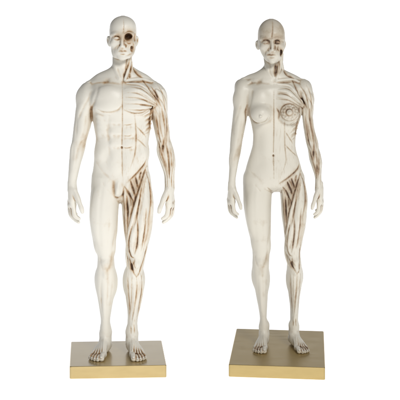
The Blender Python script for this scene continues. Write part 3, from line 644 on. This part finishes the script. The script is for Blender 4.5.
        nk([(130.6, 2, 52, 1.8), (129.4, -4, 61, 2.3), (127.2, -8.4, 72, 1.9), (125.2, -12.6, 79, 1.3)]); nk([(130.2, 2, 60, 2.0), (131.8, -3, 70, 1.9), (135, -7, 78, 1.1)])
        G.add(Strand([(115.4, 3, Z(50), 2.4), (115.8, -3, Z(64), 2.8), (120, -10.6, Z(78), 1.8)]), 2.2)
        gr.append(([(130.6, 57), (128.2, 64), (125.4, 72), (124.2, 76)], .8, 1.6, 1.1)); gr.append(([(133.4, 68), (137, 73.4), (142, 77.4)], 1.3, 2.2, 1.2))
        gr.append(([(124.6, 73), (124, 75.5), (123.8, 78)], .8, 1.2, .8)); gr.append(([(129.6, 74), (129.6, 77.5)], .9, 1.8, 1.1)); gr.append(([(131.2, 55), (131.6, 62), (131, 69), (129.6, 75)], .6, 1.0, .7))
        gr.append(([(116.5, 66), (118.5, 72), (121.5, 78)], 1.3, .7, .12))
    gro('torso', [(108.5, 79), (106, 82), (103.5, 84)], 2.4, 1.1, .3)
    # thigh
    strand_f('legB', [(146.4, 168, 1.6, .8), (143.0, 180, 2.2, 1.3), (138.8, 196, 2.4, 1.5), (134.6, 212, 2.3, 1.3), (130.6, 228, 2.2, 1.0), (127.9, 243, 2.0, .6), (126.8, 256, 1.6, .4), (127.6, 268, 1.0, .3)], .35)
    strand_f('legB', [(145.6, 174, 1.6, .2), (145.0, 188, 4.2, 1.2), (144.4, 204, 5.4, 1.9), (142.6, 220, 4.8, 1.6), (140.6, 236, 3.0, .8), (138.4, 252, 1.8, .5)], .4)
    strand_f('legB', [(148.6, 182, 2, .0), (150.0, 200, 3.4, .5), (149.4, 218, 3.6, .7), (147, 236, 3.0, .7), (144, 250, 1.6, .3)], .4)
    strand_f('legB', [(136.6, 216, 1.6, .1), (135.0, 228, 3.2, .8), (132.8, 240, 4.0, 1.3), (132.2, 249, 3.2, .9), (134, 257, 1.4, .2)], .35)
    strand_f('legB', [(126, 186, 1.4, .3), (129.4, 198, 2.6, .6), (131, 210, 2.2, .3), (130, 220, 1.2, .1)], .35)
    strand_f('legB', [(124.6, 190, 1.4, .3), (125.8, 204, 2.4, .7), (126.8, 220, 2.2, .5), (127, 236, 1.4, .2)], .35)
    strand_f('legB', [(131, 178.5, 1.2, .2), (134, 188, 2.0, .2), (134.8, 198, 1.4, .0)], .35)
    strand_f('legB', [(137, 174, 1.2, .2), (138.2, 182, 1.6, .1), (137.4, 190, 1.2, .0)], .35)
    for a, b, w, d, s_ in (([(145.4, 170), (141.6, 180), (137.4, 192), (134.6, 201), (130.8, 214), (128.2, 226)], 0, 1.0, 1.7, 1.0), ([(124.6, 186.5), (128.6, 193), (132.6, 201.5), (133.4, 206)], 0, .9, 1.8, 1.1),
                        ([(130.2, 180), (133, 189), (135.2, 197)], 0, .9, 1.6, 1.0), ([(135.2, 176), (137, 184), (137.6, 188)], 0, .8, 1.4, 1.0), ([(141.4, 171), (140.2, 175), (139.2, 181)], 0, .7, 1.0, .7),
                        ([(145.6, 170), (148.4, 180), (150.6, 192), (151.3, 206)], 0, .7, 1.3, .85), ([(145.4, 176), (141.8, 188), (138.9, 204), (136.4, 218), (133.4, 228)], 0, .7, 1.2, .7),
                        ([(137.4, 218), (137.8, 232), (137, 245), (134.6, 254)], 0, .7, 1.3, .85), ([(131.8, 226), (129.3, 238), (128.9, 248), (131, 256), (134.4, 258)], 0, .7, 1.3, .85),
                        ([(146.2, 208), (145.6, 222), (143.6, 238), (141.6, 250)], 0, .7, 1.1, .6), ([(147.2, 244), (145.2, 254), (142.2, 264), (139.6, 272)], 0, .8, 1.4, .8),
                        ([(126.6, 196), (127.6, 212), (127.6, 228)], 0, .7, 1.1, .8), ([(123.2, 192), (124.0, 210), (124.6, 228), (126, 242)], 0, .9, .9, .8)):
        gro('legB', a, w, d, s_)
    pit('legB', 131.8, 267, (1.4, 2.4, 4.2), 1.8, .8, tilt=-8)
    gro('legB', [(128.4, 255), (130.4, 262), (133.4, 272), (136.6, 277)], .7, 1.0, .75); gro('legB', [(136.6, 277), (139.6, 272), (141, 264)], .6, .8, .5)
    gro('legB', [(134.6, 259), (133.6, 264), (135.6, 268.6)], .6, .7, .5)
    for ph in (92, 150, 185, 220): # back and side of the thigh
        strand_s('legB', [(182, ph, 2, .1), (205, ph, 4.4, .9), (228, ph - 4, 3.6, .8), (250, ph, 1.8, .4), (264, ph, 1.0, .2)], .4)
    # lower leg
    strand_f('legB', [(138.6, 272, 1.2, .3), (139.6, 284, 2.4, .8), (137.8, 298, 2.0, .7), (134.6, 314, 1.2, .6), (131.6, 328, .9, .5)], .35)
    strand_s('legB', [(272, 60, 1.2, .2), (286, 62, 2.6, .8), (302, 66, 1.9, .6), (320, 80, 1.1, .4), (333, 95, .8, .3)], .35)
    strand_s('legB', [(268, -110, 1.6, .2), (280, -100, 3.8, .9), (294, -105, 3.0, .6), (306, -120, 1.4, .2)], .4)
    strand_s('legB', [(286, -62, 1.4, .2), (298, -68, 2.2, .6), (312, -80, 1.5, .4), (328, -95, .9, .3)], .35)
    strand_s('legB', [(268, 150, 1.6, .2), (282, 145, 4.0, 1.0), (296, 150, 2.6, .5), (308, 165, 1.2, .2)], .4)
    strand_s('legB', [(268, 205, 1.6, .2), (284, 205, 4.2, 1.1), (300, 195, 2.6, .5), (316, 185, 1.6, .6), (330, 180, 1.2, .6)], .4)
    gro('legB', [(136.6, 276), (136.9, 290), (134.8, 305), (132, 320)], .6, .8, .55); gro('legB', [(141.4, 276), (141.6, 290), (139, 306), (136.4, 320)], .6, .8, .5)
    gro('legB', [(127.6, 276), (128.2, 290), (129.6, 306), (129.8, 320)], .6, .8, .5); gro('legB', [(132, 274), (131.6, 292), (131.4, 308)], .5, .4, .25)
    for a in ([(131, 326), (131, 334)], [(134, 324), (134.6, 334)]): gro('legB', a, .5, .7, .5)
    # plain leg: soft kneecap hollows
    gro('legA', [(112.6, 250), (111.8, 258), (110.6, 265), (108, 270)], 2.0, .7, .28); gro('legA', [(100.2, 254), (100.4, 262), (102.6, 270)], 1.8, .6, .03); gro('legA', [(106, 268), (107, 273), (108.4, 279)], 2.2, .2, .2)
    gro('legA', [(107.6, 272), (107.8, 288), (106.8, 305)], 1.5, .4, .06); gro('legA', [(101, 180), (106, 188), (112, 195)], 2.0, .5, .02)
    if not female:
        gr.append(([(113.4, 181), (113.4, 189), (114.6, 196)], 1.5, .9, .6)); gr.append(([(123.6, 187), (123.2, 193), (121.4, 197)], .8, .6, .5)); gr.append(([(115, 196.6), (118.6, 197.6)], 1.0, .4, .5))
        gro('head', [(130.6, 46), (132.4, 49), (131.8, 52)], 1.5, .8, .9); gro('head', [(126, 42), (129, 43.6), (132.6, 41.8)], .6, .7, .4); gro('head', [(132.6, 42), (133.8, 46), (132.6, 51)], .6, .7, .5)
        gro('head', [(123.2, 17), (123.6, 25), (123.2, 33.5)], .45, .5, .2); gro('head', [(124, 33.6), (129, 31.2), (134.6, 33)], .5, .4, .15)
        grs.append(Groove(np.array([[hx + 6.3, -8, Z(36.6)], [hx + 6.4, -16, Z(36.6)]]), 3.3, 0, 1.5))
    else:
        for a in ((280.2, 47.5), (281.2, 53)):
            pass
        gr.append(([(278.2, 46), (277.6, 49), (279, 51)], .6, .8, .7)); gr.append(([(280.4, 48.5), (281.2, 52), (280.6, 54.5)], 1.1, 1.7, 1.2)); gr.append(([(275, 45), (275.6, 49)], .5, .5, .5))
        gr.append(([(272.2, 19.4), (272.6, 27), (272, 35), (271.6, 39)], .5, .7, .5)); gr.append(([(259, 39.6), (264, 37), (271, 38.6), (278, 37), (284, 39.4)], .5, .4, .18))
        
        gr.append(([(249.2, 111), (250.6, 117), (254.4, 121.6), (260, 123), (265.6, 121.2), (268.8, 116.5)], 1.4, 1.3, .34))  # crease carved and tinted brown to paint shadow under the breast
        A_ = fpath(G, [(274.2, 42), (277, 41.4), (280, 42)], PB); grs.append(Groove(A_, 2.6, 0, 1.0)); A_ = fpath(G, [(264, 42), (267, 42.2)], PB); grs.append(Groove(A_, 2.0, 0, .22))
        # breast gland on the flayed side: rings and lobules
        cx, cy = 289.4, 112.4
        rng = np.random.default_rng(4)
        for ring, (rr, n_, r_) in enumerate(((4.9, 9, 1.35), (7.3, 14, 1.25))):
            for i in range(n_):
                t = i * 2 * math.pi / n_ + ring * .3 + rng.uniform(-.12, .12); q_ = rr + rng.uniform(-.5, .5)
                p_ = front(base, cx + q_ * math.cos(t), cy + q_ * math.sin(t) * .97, PB)
                ms.append((Ell((p_[0], p_[1] + .35, p_[2]), (r_ * rng.uniform(.8, 1.15), 1.2, r_ * rng.uniform(.8, 1.2)), tilt=rng.uniform(-40, 40)), .45))
        p_ = front(base, cx, cy, PB); ms.append((Ell((p_[0], p_[1] + .3, p_[2]), (2.9, 1.7, 2.9)), .4)); ms.append((Ell((p_[0], p_[1] - 1.2, p_[2]), (1.1, 1.2, 1.1)), .7))
        for rr, w, st in ((3.5, .7, .45), (9.0, .8, .38)):
            gr.append(([(cx + rr * math.cos(t), cy + rr * math.sin(t) * .96) for t in np.linspace(0.3, 2 * math.pi + .3, 11)], w, .5, st))
        grs.append(Groove(np.array([[p_[0] - 4, p_[1] + 2, p_[2]], [p_[0] + 4, p_[1] + 2, p_[2]]]), 5.5, 0, .22))
        gr.append(([(276.5, 108), (279, 113), (278.5, 119)], .9, .7, .5)); gr.append(([(267, 187), (271, 190.4), (275, 191), (279, 189)], .8, .5, .25))
    # mouth, eyes
    m_ = 'head'
    for pts, w, d, st in (([(118.4, 51.3), (121, 51), (122.6, 51.4), (124.4, 51), (127, 51.3)], .6, 1.2, 1.5 if female else 1.1), ([(119.4, 54), (122.8, 54.4), (126, 54)], .8, .5, .12),
                          ([(113.2, 38.4), (114.8, 36.7), (116.8, 36.2), (119, 36.9), (120.4, 38.6)], .5, .8, .75), ([(113.4, 38.9), (115.2, 39.6), (117.2, 39.8), (119.2, 39.2), (120.4, 38.8)], .45, .6, .6), ([(113.8, 36), (117, 35.0), (120.2, 36.6), (120.8, 39.6)], 1.5, .3, .5),  # last stroke tints the eye socket to paint brow shadow
                          ([(120.6, 44), (119.4, 46), (120.2, 47.6)], .5, .6, .35), ([(124.9, 44), (126.1, 46), (125.2, 47.6)], .5, .6, .45), ([(118.6, 46.5), (116.6, 50), (116.8, 53)], .7, .4, .1)):
        gr.append(([( (x - 122.6) * (.97 if female else 1) + hx, mpy(y)) for x, y in pts], w, d, st))
    if female:
        for pts in ([(124.9, 38.6), (126.4, 36.8), (128.4, 36.2), (130.6, 36.8), (132.0, 38.4)], [(125.1, 38.8), (127, 39.5), (129, 39.8), (131, 39.3), (131.9, 38.6)]):
            gr.append(([((x - 122.6) * .97 + hx, mpy(y)) for x, y in pts], .5, .8, .75))
    # navel
    x, q = mp(121.8, 147.6, 'torso'); p = front(base, x, q, PB); pits.append(Ell((p[0], p[1], p[2]), (1.0, 1.2, 1.1)))
    grs.append(Groove(np.array([p, p + [0, 1, 0]]), .9, 0, .4))
    paths = []
    for s_, k in ms: G.add(s_, k)
    for e in pits: G.cut(e, .6)
    for pts, w, d, st in gr:
        A = fpath(G, pts, PB)
        paths.append((A, w, d, st))
    for A, w, d, st in paths:
        gg = Groove(A, w * s0 if female else w, d, st); G.items.append(('g', gg, 0)); grs.append(gg)
    G.cut(HalfBelow(), .1)
    return mesh_from(G, name, mat, conv, RES, grs, root, T)

class HalfBelow(Prim):
    """flattens the soles where they meet the plinth"""
    def __init__(s): s.lo = np.array([-1e6, -1e6, -1e6]); s.hi = np.array([1e6, 1e6, 0.0])
    def ev(s, P): return P[:, 2] + 0.15

# ------------------------------------------------------------------ scene
sc = bpy.context.scene; col = sc.collection
def empty(name, loc, label, cat, group=None):
    o = bpy.data.objects.new(name, None); o.location = loc; col.objects.link(o); o.empty_display_size = .02
    o['label'] = label; o['category'] = cat
    if group: o['group'] = group
    return o
TH = 12.0            # plinth thickness in millimetres
def plinth(root, w, d, rot, c, gm):
    """bevelled slab; corners slightly softened as in the cast original"""
    import bmesh
    bm = bmesh.new(); bmesh.ops.create_cube(bm, size=1)
    bmesh.ops.scale(bm, vec=(w * MM, d * MM, TH * MM), verts=bm.verts)
    bmesh.ops.bevel(bm, geom=[e for e in bm.edges if abs(e.verts[0].co.z - e.verts[1].co.z) > 1e-6], offset=1.6 * MM, segments=5, affect='EDGES', profile=.5)
    bmesh.ops.bevel(bm, geom=[e for e in bm.edges if abs(e.verts[0].co.z - e.verts[1].co.z) < 1e-9 and len(e.link_faces) == 2 and abs(e.link_faces[0].normal.z - e.link_faces[1].normal.z) > .5], offset=.75 * MM, segments=3, affect='EDGES', profile=.5)
    me = bpy.data.meshes.new('plinth'); bm.to_mesh(me); bm.free()
    me.materials.append(gm); me.shade_smooth()
    o = bpy.data.objects.new('plinth', me); col.objects.link(o); o.parent = root
    o.location = (c[0] * MM, c[1] * MM, TH / 2 * MM); o.rotation_euler = (0, 0, math.radians(rot))
    md = o.modifiers.new('wn', 'WEIGHTED_NORMAL'); md.keep_sharp = True
    return o

def figurine(T, female, label, mat, w, d, rot, px, y):
    s = (DIST + T['Y']) / DIST
    X0, Y0 = (px - 200), y
    root = empty('anatomical_figurine', (X0 * MM, Y0 * MM, 0), label, 'figurine')
    plinth(root, w, d, rot, (0, 0), GOLD[female])
    def conv(V):
        return np.stack([((V[:, 0] - CAMX) * s - 40 - X0), T['Y'] + V[:, 1] * s - Y0, V[:, 2] * s + TH], 1) * MM
    build(T, female, 'figure', mat, root, conv)
    return root
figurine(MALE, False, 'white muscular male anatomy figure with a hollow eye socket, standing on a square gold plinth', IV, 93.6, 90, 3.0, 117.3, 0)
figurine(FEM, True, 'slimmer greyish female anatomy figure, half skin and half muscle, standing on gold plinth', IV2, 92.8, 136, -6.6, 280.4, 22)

# white sweep: floor running up into the backdrop, glow added to keep it white
pf = [(-0.5, 0)] + [(1.8 + 0.35 * math.sin(a), 0.35 - 0.35 * math.cos(a)) for a in np.linspace(0, math.pi / 2, 14)] + [(2.15, .74)]
vs = [(x, y, z) for (y, z) in pf for x in (-2.0, 2.0)]
fs = [(2 * i, 2 * i + 1, 2 * i + 3, 2 * i + 2) for i in range(len(pf) - 1)]
me = bpy.data.meshes.new('floor'); me.from_pydata(vs, [], fs); me.shade_smooth()
fl = bpy.data.objects.new('floor', me); col.objects.link(fl); fl['kind'] = 'structure'
m, t, b = nt('glowing_white_sweep'); b.inputs['Base Color'].default_value = (.9, .9, .9, 1); b.inputs['Roughness'].default_value = .6
b.inputs['Emission Color'].default_value = (1, 1, 1, 1); b.inputs['Emission Strength'].default_value = 0.95
me.materials.append(m)

w = bpy.data.worlds.new('World'); sc.world = w; w.use_nodes = True
w.node_tree.nodes['Background'].inputs[0].default_value = (1, 1, 1, 1); w.node_tree.nodes['Background'].inputs[1].default_value = 0.08
def area(name, loc, tgt, size, power, colr=(1, 1, 1)):
    l = bpy.data.lights.new(name, 'AREA'); l.shape = 'RECTANGLE'; l.size, l.size_y = size; l.energy = power; l.color = colr
    o = bpy.data.objects.new(name, l); col.objects.link(o); o.location = loc
    from mathutils import Vector
    o.rotation_euler = (Vector(tgt) - Vector(loc)).to_track_quat('-Z', 'Y').to_euler()
    o['kind'] = 'structure'
    return o
area('key_softbox', (0.42, -1.05, 0.98), (0, 0, .17), (0.32, 0.32), 10.6, (1, .985, .96))
area('fill_softbox', (-0.1, -1.7, 0.22), (0, 0, .13), (0.5, 0.35), 3.6, (1, .99, .975))

cam = bpy.data.cameras.new('camera'); co = bpy.data.objects.new('camera', cam); col.objects.link(co); sc.camera = co
co.location = (-40 * MM, -DIST * MM, (360 + TH) * MM); co.rotation_euler = (math.pi / 2, 0, 0)
cam.sensor_width = 36; cam.lens = 36 * DIST / 400; cam.shift_x = 0.1; cam.shift_y = -207 / 400; cam.clip_end = 20; cam.clip_start = .01
sc.view_settings.view_transform = 'Standard'; sc.view_settings.look = 'None'; sc.view_settings.gamma = 1; sc.view_settings.exposure = 0
